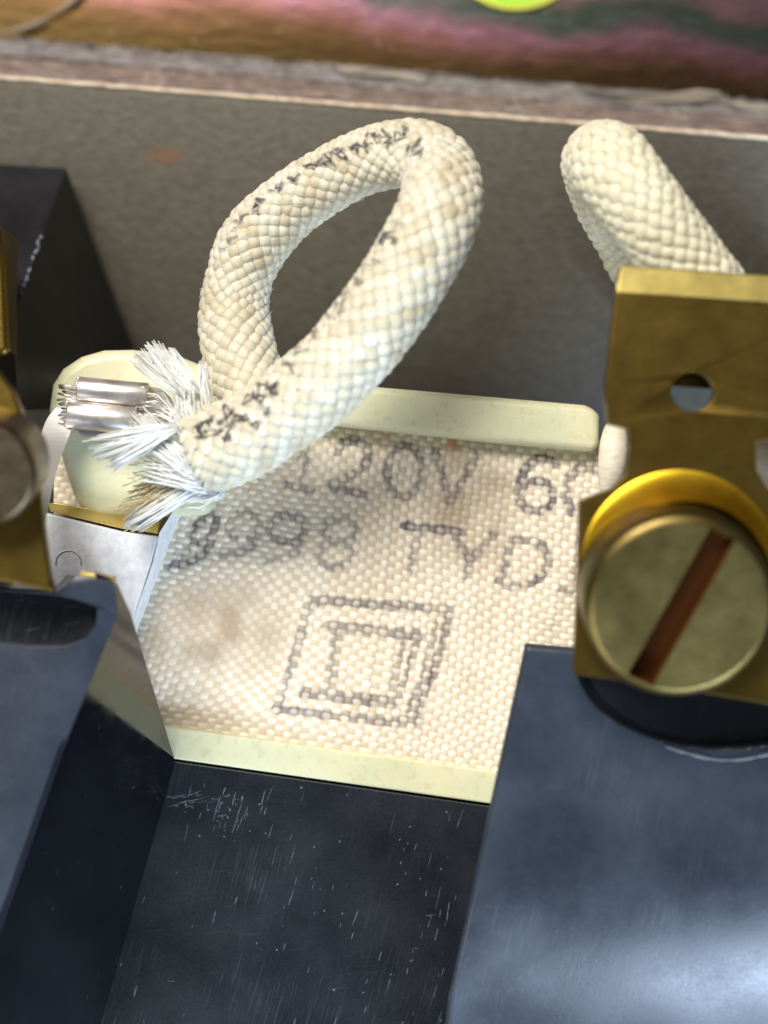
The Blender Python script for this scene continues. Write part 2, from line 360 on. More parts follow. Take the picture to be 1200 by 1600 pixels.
flake([(520, 100), (585, 104), (640, 112), (668, 122), (662, 129), (600, 122), (540, 116)], 8.6, '')
flake([(890, 136), (960, 147), (1040, 146), (1092, 139), (1127, 143), (1128, 152), (1080, 158), (1000, 159), (930, 153)], 8.7, '')
flake([(1128, 156), (1180, 162), (1260, 168), (1260, 177), (1170, 172)], 8.5, '')
# raised lime green disc with a yellower rim and stray wire on the metal sheet
c0 = P(806, -60, 0); ring = [c0 + Vector((4.3 * math.cos(a), 3.45 * math.sin(a), 0.32)) for a in np.linspace(0, 2 * math.pi, 72, endpoint=False)]
ld = thing('lime_dot', c0, 'bright lime green round spot on the iridescent metal sheet', 'paint spot')
mb = MB(); prism(mb, ring, 0.32); build('rim', mb, 'lime_rim', ld, bevel=0.12)
ring = [c0 + Vector((3.95 * math.cos(a), 3.15 * math.sin(a), 0.40)) for a in np.linspace(0, 2 * math.pi, 72, endpoint=False)]
mb = MB(); prism(mb, ring, 0.38); build('face', mb, 'lime', ld, bevel=0.06)
q, _ = smooth_pts(pp([(-60, 62, 1.4), (0, 50, 0.9), (45, 42, 0.6), (85, 20, 0.5), (125, -6, 0.4), (160, -40, 0.2)]), 0.4)
mb = MB(); tube(mb, q, [0.12 + 0.05 * math.sin(i * .7) for i in range(len(q))], 6); tag(build('stray_strand', mb, 'flake', base=P(60, 30, 0), smooth=True), 'tan stray strand lying on the metal sheet', 'strand')

# ------------------------------------------------------------------ far black box (wedge-topped)
bx = thing('black_box', P(40, 420, 10), 'small black moulded box with a scuffed sloping edge on the grey board', 'box')
mb = MB()
A, B_, C_ = P(104, 262, 10.6), P(206, 548, 5), P(30, 470, 22)
D = P(215, 640, 2); C2 = P(20, 520, 24); E = P(30, 640, 24)
A2, E2, C3 = P(-400, 232, 10.6), P(-500, 640, 24), P(-500, 470, 22)
vs = [A, B_, C_, C2, A2, C3, D, E, E2, P(-400, 640, 2)]
fs = [(4, 5, 2, 0), (0, 2, 3, 7, 6, 1), (5, 8, 7, 3, 2), (7, 8, 9, 6), (4, 9, 8, 5), (0, 1, 6, 9, 4)]
mb.add(vs, fs); build('housing', mb, 'black_deep', bx, bevel=0.12)
mb = MB()
for i in range(26):
    t = random.uniform(0.45, 1.0) ** 0.8; c = A.lerp(C_, t) + Vector((random.uniform(-.12, .02), random.uniform(-.1, .1), 0.06))
    r_ = random.uniform(0.05, 0.17); prism(mb, [c + Vector((r_ * random.uniform(.5, 1) * math.cos(a), 1.5 * r_ * random.uniform(.5, 1) * math.sin(a), 0)) for a in np.linspace(0, 6.28, 7, endpoint=False)], 0.12)
build('scuffed_edge', mb, 'scuff', bx)
mb = MB(); prism(mb, pp([(-120, 330), (-4, 335), (8, 420), (14, 545), (8, 556), (-120, 550)], 31), 0.8)
bs = thing('brass_strip', P(0, 450, 24), 'narrow brass strip standing over the black box', 'metal strip'); build('strip', mb, 'brass', bs, bevel=0.35)
mb = MB(); prism(mb, pp([(-120, 340), (-10, 345), (-10, 540), (-120, 545)], 30), 6.5); build('stem', mb, 'brass', bs)

# ------------------------------------------------------------------ coil: flanges, tape, ear
coil = thing('coil', P(600, 950, 10), 'cream bobbin coil wrapped in printed white woven tape', 'coil')
TF = [(330, 583), (520, 598), (760, 619), (912, 632), (930, 637), (938, 650), (937, 694), (932, 706), (760, 690), (520, 664), (330, 645)]
mb = MB(); prism(mb, pp(TF, 25.2), 15); build('flange', mb, 'cream', coil, bevel=0.55, segs=4)
BF = [(60, 1098), (268, 1136), (760, 1203), (1010, 1238), (1010, 1288), (766, 1256), (272, 1186), (60, 1152)]
mb = MB(); prism(mb, pp(BF, 24.2), 14); build('flange', mb, 'cream', coil, bevel=0.12)
mb = MB(); prism(mb, pp([(74, 640), (80, 600), (96, 575), (125, 556), (160, 546), (205, 545), (270, 552), (340, 580), (350, 700), (330, 805), (150, 812), (118, 790), (100, 735)], 25), 15)
build('ear', mb, 'cream', coil, bevel=0.7, segs=5)
mb = MB(); prism(mb, pp([(100, 700), (1010, 700), (1010, 1200), (100, 1120)], 20.6), 10); build('winding_core', mb, 'under', coil)

# woven tape: a real relief of crossing yarns, ink soaked into the printed strokes
def catm(ptl, n=8):
    q, _ = smooth_pts([(x, y, 0) for x, y in ptl], 4); return [(a, b) for a, b, _ in q]
def ell(cx, cy, rx, ry, a0=0, a1=360, lean=0.0, n=18):
    r = []
    for t in np.linspace(math.radians(a0), math.radians(a1), n):
        x, y = rx * math.cos(t), ry * math.sin(t); r.append((cx + x - lean * y, cy + y + 0.1 * x))
    return r
INK = []  # (points, half width, strength)
def ink(pts, w_=6.5, s=0.8): INK.append((pts, w_, s))
ink([(482, 702), (470, 760)], 5, .55); ink([(466, 712), (482, 702)], 4, .4); ink([(447, 757), (488, 766)], 6, .85)
ink([(527, 706), (536, 692), (552, 687), (572, 695), (578, 711), (568, 729), (545, 746), (514, 758)], 6.5, .8); ink([(512, 760), (540, 765), (570, 773)], 6.5, .85)
ink(ell(632, 736, 27, 40, 0, 360, .12), 6.5, .75)
ink([(681, 702), (690, 740), (701, 783)], 7, .8); ink([(747, 708), (730, 740), (704, 783)], 7, .8)
ink([(868, 724), (853, 715), (835, 717), (818, 735), (809, 765)], 7.5, .95); ink(ell(838, 775, 27, 23, 0, 360, .1), 7, .9)
ink([(893, 800), (884, 775), (888, 748), (905, 731), (935, 735)], 7, .85)
ink(ell(319, 826, 14, 24, 0, 360, .55), 6, .9); ink([(330, 846), (318, 868), (298, 878), (264, 886)], 6.5, .9); ink([(302, 850), (286, 866), (270, 880)], 5, .7)
ink(ell(382, 822, 24, 20, 120, 420, .2), 6.5, .65); ink([(404, 826), (396, 852), (372, 866), (344, 866)], 6.5, .55)
ink(ell(450, 826, 27, 22, 0, 360, .2), 6.5, .65); ink([(474, 836), (462, 862), (440, 874), (414, 874)], 6.5, .5)
ink(ell(531, 829, 25, 19, 0, 360, .15), 6.5, .6); ink(ell(523, 866, 26, 20, 0, 360, .15), 6.5, .55)
ink([(632, 821), (676, 826), (722, 832)], 7, .95); ink([(655, 832), (648, 860), (640, 892)], 6.5, .62)
ink([(712, 838), (722, 858), (736, 874), (752, 856), (772, 834)], 7, .7); ink([(735, 874), (727, 902)], 6, .6)
ink([(800, 842), (830, 845), (850, 856), (858, 876), (848, 898), (828, 914), (800, 916), (779, 908)], 6.5, .8); ink([(800, 842), (792, 870), (780, 908)], 6.5, .85)
ink([(905, 846), (915, 848)], 7, .6); ink([(878, 920), (890, 922)], 7, .6); ink([(902, 870), (894, 905)], 5, .4)
ink([(486, 938), (590, 944), (702, 953)], 8, .72); ink([(702, 953), (690, 1010), (668, 1070), (648, 1122)], 7, .9); ink([(652, 1128), (600, 1126), (520, 1118), (432, 1108)], 7.5, .85)
ink([(486, 938), (472, 990), (452, 1050), (432, 1108)], 7.5, .72); ink([(681, 975), (665, 1040), (638, 1112)], 4.5, .7)
ink([(512, 978), (580, 984), (655, 992)], 9, .7); ink([(526, 985), (522, 1030), (514, 1070)], 9, .66); ink([(655, 992), (640, 1040), (620, 1092)], 5, .75); ink([(633, 1000), (620, 1045), (612, 1080)], 5, .6)
ink([(476, 1081), (540, 1090), (612, 1098)], 9, .85)
def ink_field(X, Y):
    out = np.zeros(X.shape)
    for pts, hw, s in INK:
        d = np.full(X.shape, 1e9)
        for (x0, y0), (x1, y1) in zip(pts[:-1], pts[1:]):
            dx, dy = x1 - x0, y1 - y0; L2 = dx * dx + dy * dy + 1e-9
            t = np.clip(((X - x0) * dx + (Y - y0) * dy) / L2, 0, 1)
            d = np.minimum(d, np.hypot(X - x0 - t * dx, Y - y0 - t * dy))
        out = np.maximum(out, (.10 + .74 * s) * np.clip((hw + 2.5 - d) / 4, 0, 1))
    return out
def vnoise(X, Y, sc, seed=0):
    xs, ys = X / sc, Y / sc; g = np.random.default_rng(seed).random((80, 80))
    x0 = np.floor(xs).astype(int); y0 = np.floor(ys).astype(int); fx = xs - x0; fy = ys - y0
    fx = fx * fx * (3 - 2 * fx); fy = fy * fy * (3 - 2 * fy); a = lambda i, j: g[(x0 + i) % 80, (y0 + j) % 80]
    return (a(0, 0) * (1 - fx) + a(1, 0) * fx) * (1 - fy) + (a(0, 1) * (1 - fx) + a(1, 1) * fx) * fy
def weave(name, x0, x1, ytop, ybot, step, zf, parent):
    nx = int((x1 - x0) / step); 
    X1 = np.linspace(x0, x1, nx + 1); T = np.linspace(0, 1, int((ybot(x0) - ytop(x0)) / step) + 1)
    X, TT = np.meshgrid(X1, T); YT = np.vectorize(ytop)(X); YB = np.vectorize(ybot)(X); Y = YT + (YB - YT) * TT
    lean = 0.12 + 0.22 * np.clip((620 - X) / 400, 0, 1) ** 1.3
    wx = 7 * (vnoise(X, Y, 70, 1) - .5) + 3 * (vnoise(X, Y, 24, 12) - .5) + 14 * (vnoise(X, Y, 260, 2) - .5); wy = 6 * (vnoise(X, Y, 80, 3) - .5) + 3 * (vnoise(X, Y, 24, 13) - .5) + 18 * (vnoise(X, Y, 260, 4) - .5)
    U = (X + lean * (Y - 900) + wx) / 12.2; V = (Y - 0.12 * X + wy) / 9.5
    iu = np.round(U); iv = np.round(V); fu = U - iu; fv = V - iv
    cw = np.sqrt(np.clip(1 - (2 * fu) ** 2 * 0.92, 0, 1)); cf = np.sqrt(np.clip(1 - (2 * fv) ** 2 * 0.92, 0, 1))
    hw = 0.72 * cw + 0.52 * np.cos(np.pi * (iu + V)); hf = 0.40 * cf - 0.42 * np.cos(np.pi * (U + iv)) + .08
    H = np.maximum(hw, hf); warp = np.clip((hw - hf) * 2 + .3, 0, 1)
    yarn = np.random.default_rng(5).random(400)[(iu.astype(int)) % 400]
    Z = zf(X, Y) + 0.10 * H * (0.55 + 0.45 * yarn + 0.4 * vnoise(X, Y, 18, 14))
    I = ink_field(X + 2.5 * (vnoise(X, Y, 9, 6) - .5) * 2, Y + 2.5 * (vnoise(X, Y, 9, 7) - .5) * 2)
    I *= np.clip(1.35 - 0.95 * np.clip(H, 0, 1.1) * (0.5 + 0.7 * vnoise(X, Y, 13, 8)), 0.12, 1) * (0.8 + 0.5 * vnoise(X, Y, 22, 9))
    I = np.clip(I, 0, .95)
    tan = np.zeros(X.shape)  # brown patches stand in for the loop's soft shadow
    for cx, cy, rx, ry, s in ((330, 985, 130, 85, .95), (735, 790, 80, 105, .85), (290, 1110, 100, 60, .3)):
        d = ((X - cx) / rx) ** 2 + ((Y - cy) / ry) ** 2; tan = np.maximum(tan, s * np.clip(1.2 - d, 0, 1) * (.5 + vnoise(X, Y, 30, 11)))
    org = np.clip(1.6 - 1.4 * (((X - 708) / 10) ** 2 + ((Y - 694) / 13) ** 2), 0, 1) * .7
    k_ = (CAMZ - Z) / (CAMZ - FOCZ) / PPM
    V3 = np.stack([(X - 600) * k_, (800 - Y) * k_, Z], -1).reshape(-1, 3)
    ny_, nx_ = X.shape; idx = np.arange(ny_ * nx_).reshape(ny_, nx_)
    F = np.stack([idx[:-1, :-1], idx[1:, :-1], idx[1:, 1:], idx[:-1, 1:]], -1).reshape(-1, 4)
    mb = MB(); mb.v = V3; mb.f = F.tolist(); mb.mi = [0] * len(F)
    o = build(name, mb, 'tape', parent, smooth=True)
    tone = np.clip(0.12 + 0.35 * (vnoise(X, Y, 20, 15) - .5) + 0.75 * warp * np.clip(.3 + .7 * H, 0, 1) + 0.25 * (yarn - .5), 0, 1)
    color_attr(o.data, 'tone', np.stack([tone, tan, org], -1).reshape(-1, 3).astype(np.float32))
    color_attr(o.data, 'ink', np.stack([I, I, I], -1).reshape(-1, 3).astype(np.float32))
    return o
def tz(X, Y):
    z = 23.5 + 0.25 * np.sin((X - 200) / 900 * 3.0) - 0.0 * X
    z = z - 0.9 * np.clip((720 - Y + (X - 600) * 0.09) / 60, 0, 1) ** 2
    z = z + 0.35 * (vnoise(X, Y, 160, 21) - .5)
    return z - 2.2 * np.clip((X - 965) / 45, 0, 1) ** 2
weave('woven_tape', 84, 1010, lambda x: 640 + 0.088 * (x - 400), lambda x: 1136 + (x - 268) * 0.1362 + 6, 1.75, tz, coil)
# ------------------------------------------------------------------ zinc bracket beside the coil
br = thing('bracket', P(170, 900, 10), 'white zinc bracket with yellow edge between the brass clamp and the tape', 'bracket')
mb = MB(); hole = [P(107 + 22 * math.cos(a), 872 + 20 * math.sin(a), 26.0) for a in np.linspace(0, 2 * math.pi, 28, endpoint=False)]
prism(mb, pp([(20, 790), (78, 803), (190, 830), (247, 838), (236, 880), (213, 950), (200, 1004), (120, 1030), (20, 1030)], 26.0), 1.0)
build('plate', mb, 'zinc', br, bevel=0.12)
mb = MB(); prism(mb, pp([(249, 832, 25.9), (276, 790, 24.6), (290, 776, 24.4), (262, 850, 24.4), (222, 960, 24.4), (204, 1004, 24.6), (197, 1006, 25.9), (214, 950, 25.9), (238, 880, 25.9)], 25), 13, bottom=None)
build('side_flange', mb, 'zinc', br, bevel=0.1)
mb = MB(); prism(mb, pp([(74, 786, 24.8), (85, 785, 24.8), (195, 806, 24.8), (250, 812, 24.8), (246, 834, 25.9), (190, 826, 25.9), (78, 799, 25.9)]), 0.8); build('edge', mb, 'chromate', br, bevel=0.08)
mb = MB(); rr = []
for a in np.linspace(math.radians(170), math.radians(370), 24): rr.append(P(107 + 20 * math.cos(a), 880 + 20 * math.sin(a), 26.02))
tube(mb, rr, 0.045, 5); build('stamped_ring', mb, 'matt_tin', br, smooth=True)
mb = MB(); prism(mb, pp([(205, 775), (245, 762), (262, 790), (256, 828), (225, 820)], 23.6), 3); build('tape_end', mb, 'chromate', coil, bevel=0.3)
# tape curls at the coil's right end
def lump(pts, z, name, parent):
    q, s = smooth_pts(pp(pts), 0.12); mb = MB(); n = len(q)
    tube(mb, q, [0.85 * math.sin(math.pi * (0.18 + 0.75 * i / n)) ** .5 for i in range(n)], 16)
    o = build(name, mb, 'tape', parent, smooth=True); t = rng.random((len(o.data.vertices), 3)) * (.5, 0.3, 0) + (.4, 0, 0)
    color_attr(o.data, 'tone', t); color_attr(o.data, 'ink', np.zeros((len(o.data.vertices), 3)))
lump([(962, 668, 25), (960, 695, 25.5), (957, 730, 25.5), (950, 770, 25)], 0, 'tape_curl', coil)
lump([(1196, 690, 26), (1200, 720, 26.5), (1203, 760, 26)], 0, 'tape_curl', coil)

# ------------------------------------------------------------------ black mouldings
def fine_scuffs(parent, n, x0, x1, y0, y1, z, lean, name='scratch_marks', clip=None, gauss=False):
    mb = MB()
    for _ in range(n):
        x, y = random.uniform(x0, x1), random.uniform(y0, y1)
        if gauss: x, y = random.gauss((x0 + x1) / 2, (x1 - x0) / 3.2), random.gauss((y0 + y1) / 2, (y1 - y0) / 3.2)
        if clip and not clip(x, y): continue
        r_ = random.random()
        if r_ < .68: L, wd, an = random.uniform(5, 40) * random.random() + 5, random.uniform(0.4, 1.1), lean + random.gauss(0, .06)
        elif r_ < .76: L, wd, an = random.uniform(6, 18), random.uniform(0.6, 1.1), math.pi / 2 + random.gauss(0, .2)
        else: L, wd, an = random.uniform(2, 5), random.uniform(1.2, 2.6), random.uniform(0, 3)
        dx, dy = math.sin(an), -math.cos(an); n_ = 4; a = []; b = []
        for i in range(n_ + 1):
            t = (i / n_ - .5) * L; ww = wd * (0.25 + random.random() * .5) * (1 if 0 < i < n_ else .2)
            a.append((x + dx * t - dy * ww, y + dy * t + dx * ww)); b.append((x + dx * t + dy * ww, y + dy * t - dx * ww))
        pts = a + b[::-1]; zz = [z(px, py) if callable(z) else z for px, py in pts]
        vs = [P(px, py, q_ + 0.012) for (px, py), q_ in zip(pts, zz)]
        m = len(a); mb.add(vs, [(i, i + 1, 2 * m - 2 - i, 2 * m - 1 - i) for i in range(m - 1)])
    build(name, mb, 'scuff', parent)
bar = thing('black_base_moulding', P(500, 1450, 10), 'scratched black plastic base below the cream coil flange', 'plastic base')
mb = MB(); prism(mb, pp([(-60, 1139), (60, 1157), (272, 1189), (766, 1259), (1300, 1335), (1300, 2000), (-60, 2000)], 24.0), 16)
build('moulding', mb, 'black', bar, bevel=0.1)
clipf = lambda x, y: y > 1200 + (x - 272) * .142 and x < 730 - (y - 1250) * .1 and x > 0
fine_scuffs(bar, 50, 150, 740, 1190, 1620, 24.0, 0.27, clip=clipf)
fine_scuffs(bar, 44, 320, 410, 1235, 1300, 24.0, 0.3, clip=clipf, gauss=True); fine_scuffs(bar, 26, 262, 320, 1240, 1262, 24.0, 1.3, clip=clipf, gauss=True)
fine_scuffs(bar, 50, 590, 740, 1260, 1600, 24.0, 0.24, clip=clipf, gauss=True); fine_scuffs(bar, 22, 420, 560, 1230, 1500, 24.0, 0.30, clip=clipf, gauss=True)

lb = thing('black_terminal_block', P(40, 1200, 10), 'black block under the brown screw, narrow nub beside the zinc bracket', 'terminal block', 'black terminal blocks')
out = pp([(-120, 915), (88, 925), (101, 917), (119, 899), (172, 906), (181, 925), (184, 962, 35.7), (152, 1040, 35.8), (98, 1172, 36), (0, 1452, 37.0), (-60, 1640, 37.6), (-120, 1800, 38)], 36)
hole = pp([(-80, 918), (82, 929), (118, 936), (152, 950), (150, 975), (134, 998), (100, 1010), (50, 1010), (-80, 998)], 36)
mb = MB(); prism(mb, out, 22, holes=[hole], bottom=[P(600 + (600 - 600), 0, 0)] and [Vector((p.x * 1.13 - .6, p.y * 1.12, 23.6)) for p in out] + [p - Vector((0, 0, 9)) for p in hole]); build('housing', mb, 'black_hi', lb, bevel=0.18)
mb = MB(); prism(mb, pp([(-100, 910), (110, 925), (150, 950), (140, 1010), (110, 1026), (-100, 1020)], 34.3), 4); build('pocket_floor', mb, 'black', lb)
# one flat polished wall from the block's upper arris down to the base moulding
F1, F2, T1 = P(273, 1188, 24.25), P(155, 1602, 24.15), P(98, 1172, 35.9); nw = (F2 - F1).cross(T1 - F1).normalized(); cc = Vector((0, 0, CAMZ))
def on_wall(px, py):
    d = P(px, py, 0) - cc; return cc + d * (nw.dot(F1 - cc) / nw.dot(d))
if nw.x < 0: nw = -nw
face = [on_wall(*p_) for p_ in [(172, 902), (184, 914), (204, 958), (236, 1064), (273, 1188), (214, 1395), (155, 1602), (88, 1837), (-100, 1745), (-4, 1452), (94, 1172), (146, 1045), (176, 962)]]
mb = MB(); n_ = len(face); bk = [p_ - nw * 0.9 for p_ in face]
mb.add(face + bk, [tuple(range(n_)), tuple(reversed(range(n_, 2 * n_)))] + [(a_, a_ + n_, (a_ + 1) % n_ + n_, (a_ + 1) % n_) for a_ in range(n_)])
build('side_wall', mb, 'gloss', lb)
fine_scuffs(lb, 8, 20, 115, 935, 1000, 34.3, 1.4, 'scratch_marks'); fine_scuffs(lb, 10, 0, 100, 1020, 1250, 36.0, 1.2, 'scratch_marks', lambda x, y: x < 130 - (y - 1020) * .35)
mb = MB(); prism(mb, pp([(124, 893), (176, 901), (176, 912), (122, 906)], 35.2), 1.5); build('liner', mb, 'chromate', lb, bevel=0.05)

rb = thing('black_terminal_block', P(1000, 1300, 10), 'large black block under the round brass screw, bluish sheen at its foot', 'terminal block', 'black terminal blocks')
# front skin that rolls away towards the bottom: grid between outline rows, then side walls
def rz(x, y):
    t = max(0, y - 1330) / 300.0
    return 34.0 - 3.2 * t ** 1.9 - 0.5 * max(0, (x - 1050) / 150) * t
XL = lambda y: 820 - (y - 1005) * 0.217 if y < 1560 else 700 - (y - 1560) * .12
PK = [(900, 1040), (905, 1068), (922, 1098), (950, 1124), (1000, 1146), (1060, 1160), (1120, 1166), (1200, 1166), (1300, 1150), (1420, 1100), (1420, 1040)]
def rblock():
    Ys = np.arange(0, 840, 4.0); Tx = np.linspace(0, 1, 190)
    X = np.zeros((len(Ys), len(Tx))); Y = np.zeros_like(X); Z = np.zeros_like(X)
    for j, dy in enumerate(Ys):
        y0 = 1005 + dy; xl = XL(y0)
        X[j] = xl + (1440 - xl) * Tx ** 1.25; Y[j] = y0 + 0.085 * (X[j] - xl) * max(0, 1 - dy / 300)
    edge = np.minimum((X - X[:, :1]), Ys[:, None]) 
    Z = 34.0 - 0.35 * np.clip(1 - edge / 9, 0, 1) ** 2
    t = np.clip(Y - 1330, 0, None) / 300; Z -= 4.2 * t ** 1.9 + 0.5 * (np.clip(X - 900, 0, None) / 300) ** 2 * t
    # half-oval pocket below the terminal
    ex = (X - 1130) / 232; ey = (Y - 1030) / 138; d = 1 - np.sqrt(ex ** 2 + np.clip(ey, 0, None) ** 2)
    Z -= 2.3 * np.clip(d / 0.07, 0, 1) ** 0.8 * (Y > 1022)
    Z += 0.05 * (vnoise(X, Y, 90, 51) - .5)
    k_ = (CAMZ - Z) / (CAMZ - FOCZ) / PPM; V = np.stack([(X - 600) * k_, (800 - Y) * k_, Z], -1)
    ny, nx = X.shape; idx = np.arange(ny * nx).reshape(ny, nx)
    F = np.stack([idx[:-1, :-1], idx[1:, :-1], idx[1:, 1:], idx[:-1, 1:]], -1).reshape(-1, 4).tolist()
    rim = [*idx[:, 0]] + [*idx[-1, 1:]] + [*idx[:-1, -1][::-1]] + [*idx[0, 1:-1][::-1]]
    Vl = V.reshape(-1, 3).tolist(); o = len(Vl); m = len(rim)
    for a in rim: p = Vl[a]; f = 0.985 if p[2] else 1; Vl.append((p[0] * 1.10 + 0.25, p[1] * 1.10 - .1, 23.0))
    F += [(rim[i], rim[(i + 1) % m], o + (i + 1) % m, o + i)[::-1] for i in range(m)]
    mb = MB(); mb.v = Vl; mb.f = F; mb.mi = [0] * len(F); return mb
build('housing', rblock(), 'black_hi', rb, smooth=True)
mb = MB(); q, _ = smooth_pts(pp([(1040, 1166, 34.02), (1080, 1178, 34.02), (1130, 1188, 34.02), (1180, 1183, 34.02), (1230, 1170, 34.02)]), 0.25)
tube(mb, q, [0.05 + 0.09 * random.random() for _ in q], 5); build('worn_rim', mb, 'scuff', rb)

# ------------------------------------------------------------------ brass terminals and their screws
rt = thing('brass_terminal', P(1080, 800, 34), 'tall brass terminal plate with a small hole above its slotted screw', 'terminal', 'brass screw terminals')
hole = [P(1083 + 34 * math.cos(a), 612 + 31 * math.sin(a), 38) for a in np.linspace(0, 2 * math.pi, 32, endpoint=False)]
mb = MB(); prism(mb, pp([(962, 458), (1300, 480), (1300, 660), (1290, 676), (1180, 690), (1182, 735), (1200, 765), (1245, 778), (1330, 790), (1330, 1120), (1200, 1100), (1040, 1072), (896, 1054), (903, 900), (906, 782), (925, 774), (955, 764), (978, 742), (984, 700), (982, 670), (950, 662), (946, 600)], 38), 0.9, holes=[hole])
build('plate', mb, 'brass', rt, bevel=0.22)
mb = MB(); prism(mb, pp([(970, 414, 37.5), (1300, 436, 37.5), (1300, 479, 38), (962, 457, 38)]), 0.9); build('bent_lip', mb, 'lip', rt, bevel=0.1)
mb = MB(); prism(mb, pp([(1010, 480), (1280, 500), (1280, 620), (1010, 600)], 35.9), 26, bottom=pp([(1040, 480), (1280, 500), (1280, 600), (1040, 590)], 9)); build('stem', mb, 'brass', rt)
def screw(parent, cx, cy, z, R_, ang, tilt, azim, hgt, mhead, mslot, sw):
    cen = P(cx, cy, z); rot = Matrix.Rotation(azim, 3, 'Z') @ Matrix.Rotation(tilt, 3, 'X')
    fix = lambda p: cen + rot @ Vector(p)
    # head: full disc with the two lands beside the slot
    mb = MB(); n = 72; prof = [(R_ * 1.0, -hgt - 1.2), (R_ * 1.0, -hgt * .5), (R_ * 1.0, -0.35), (R_ * .965, -0.1), (R_ * .90, 0.0)]
    vs = []; 
    for r_, zz in prof: vs += [fix((r_ * math.cos(t), r_ * math.sin(t), zz)) for t in np.linspace(0, 2 * math.pi, n, endpoint=False)]
    d = 1.3; fs = []
    for k_ in range(len(prof) - 1):
        for i in range(n):
            # leave the rim open where the slot runs out
            fs.append((k_ * n + i, k_ * n + (i + 1) % n, (k_ + 1) * n + (i + 1) % n, (k_ + 1) * n + i))
    mb.add(vs, fs)
    u = Vector((math.cos(ang), math.sin(ang), 0)); v_ = Vector((-u.y, u.x, 0)); r_ = R_ * .90
    for sgn in (1, -1):
        a0 = math.asin(sw / 2 / r_)
        arc = [(u * math.cos(t) + v_ * sgn * math.sin(t)) * r_ for t in np.linspace(a0, math.pi - a0, 40)]
        base_i = [fix((p.x, p.y, 0.0)) for p in arc]; mb.add(base_i, [tuple(range(40)) if sgn > 0 else tuple(reversed(range(40)))])
    h = build('screw_head', mb, mhead, parent, smooth=False)
    for p_ in h.data.polygons: p_.use_smooth = len(p_.vertices) == 4
    # slot trough
    mb = MB(); a = sw / 2; L = r_ * math.cos(math.asin(a / r_)); vs = []
    for zz in (0.0, -d):
        for s1, s2 in ((-1, -1), (1, -1), (1, 1), (-1, 1)):
            p = u * (s1 * L) + v_ * (s2 * a); vs.append(fix((p.x, p.y, zz)))
    for s1 in (-1, 1):
        p = u * (s1 * r_); vs.append(fix((p.x, p.y, -0.0)))
    mb.add(vs, [(4, 5, 6, 7), (0, 1, 5, 4), (2, 3, 7, 6), (1, 2, 6, 5), (3, 0, 4, 7), (1, 9, 2), (3, 8, 0)])
    s_ = build('slot', mb, mslot, None, base=tuple(h['_b'])); s_.location = (0, 0, 0); s_.parent = h
screw(rt, 1064, 950, 40.6, 4.65, math.radians(58), math.radians(16), 0.10, 2.6, 'screw', 'slot', 1.4)
# flared collar of brass, coloured as if brightly lit, round the screw's upper side
cen = P(1062, 897, 38.0); mb = MB(); n = 64; vs = []
for q_ in np.linspace(0, 1, 9):
    for t in np.linspace(0.15, math.pi - 0.15, n):
        r_ = 4.5 + 1.75 * (1 - q_) * math.sin(t) ** .6; zz = -0.05 + 1.9 * q_ ** 1.7
        vs.append(cen + Vector((r_ * math.cos(t) * .97, r_ * math.sin(t) - 0.9, zz)))
mb.add(vs, [(k_ * n + i, k_ * n + i + 1, (k_ + 1) * n + i + 1, (k_ + 1) * n + i) for k_ in range(8) for i in range(n - 1)]); build('collar', mb, 'dome', rt, smooth=True)

lt = thing('brass_terminal', P(20, 800, 34), 'brass terminal corner with a dark brown screw next to the zinc bracket', 'terminal', 'brass screw terminals')
mb = MB(); prism(mb, pp([(-140, 560), (-10, 570), (20, 610), (52, 688), (62, 760), (70, 835), (83, 926), (0, 908), (-140, 885)], 38), 0.9); build('plate', mb, 'brass', lt, bevel=0.2)
screw(lt, -28, 742, 41.0, 2.6, math.radians(100), math.radians(14), 0.0, 2.6, 'bronze', 'slot', .8)
mb = MB(); prism(mb, pp([(-140, 700), (40, 720), (66, 910), (-140, 880)], 37), 3.0); build('stem', mb, 'brass', lt)

# ------------------------------------------------------------------ crimp connector with its lead
cr_ = thing('crimp_connector', P(165, 640, 21), 'shiny silver double barrel crimp with a bent flat lead', 'connector')
def barrel(y0, y1, x0, x1, r, z):
    mb = MB(); a, b = P(x0, y0, z), P(x1, y1, z); tube(mb, [a, a.lerp(b, .02), a.lerp(b, .98), b], [r * .93, r, r, r * .93], 28); return mb
mb = barrel(608, 618, 122, 232, 0.70, 27.0); o = build('barrel', mb, 'tin', cr_, smooth=True)
mb = barrel(646, 658, 106, 214, 0.80, 27.0); o = build('barrel', mb, 'tin', cr_, smooth=True)
mb = MB(); prism(mb, pp([(120, 588), (234, 600), (216, 690), (130, 682), (102, 664), (106, 634)], 26.7), 0.8); build('saddle', mb, 'tin', cr_, bevel=0.1)
mb = MB()
for i in range(13):
    y = 602 + i * 5.2 + random.uniform(-1, 1); z0 = 27 + random.uniform(-.3, .4)
    tube(mb, pp([(128, y + 3, z0), (104 + random.uniform(-3, 3), y, z0 + .1), (94 + random.uniform(-5, 5), y + random.uniform(-4, 4), z0 - .2)]), 0.07, 5)
for i in range(26):
    y = 604 + i * 2.3; z0 = 27 + random.uniform(-.5, .5)
    tube(mb, pp([(212, y, z0), (228, y + random.uniform(-3, 3), z0 + .3), (250 + random.uniform(-8, 8), y + random.uniform(-8, 8), z0 + random.uniform(0, .8)), (290, 660 + random.uniform(-14, 14), 29)]), 0.05, 5)
build('wire_strands', mb, 'tin', cr_, smooth=True)
q, _ = smooth_pts(pp([(112, 640, 26.3), (97, 655, 26.6), (84, 690, 27.5), (70, 730, 29), (58, 790, 31), (50, 850, 33)]), 0.3)
mb = MB(); n = len(q); vs = []
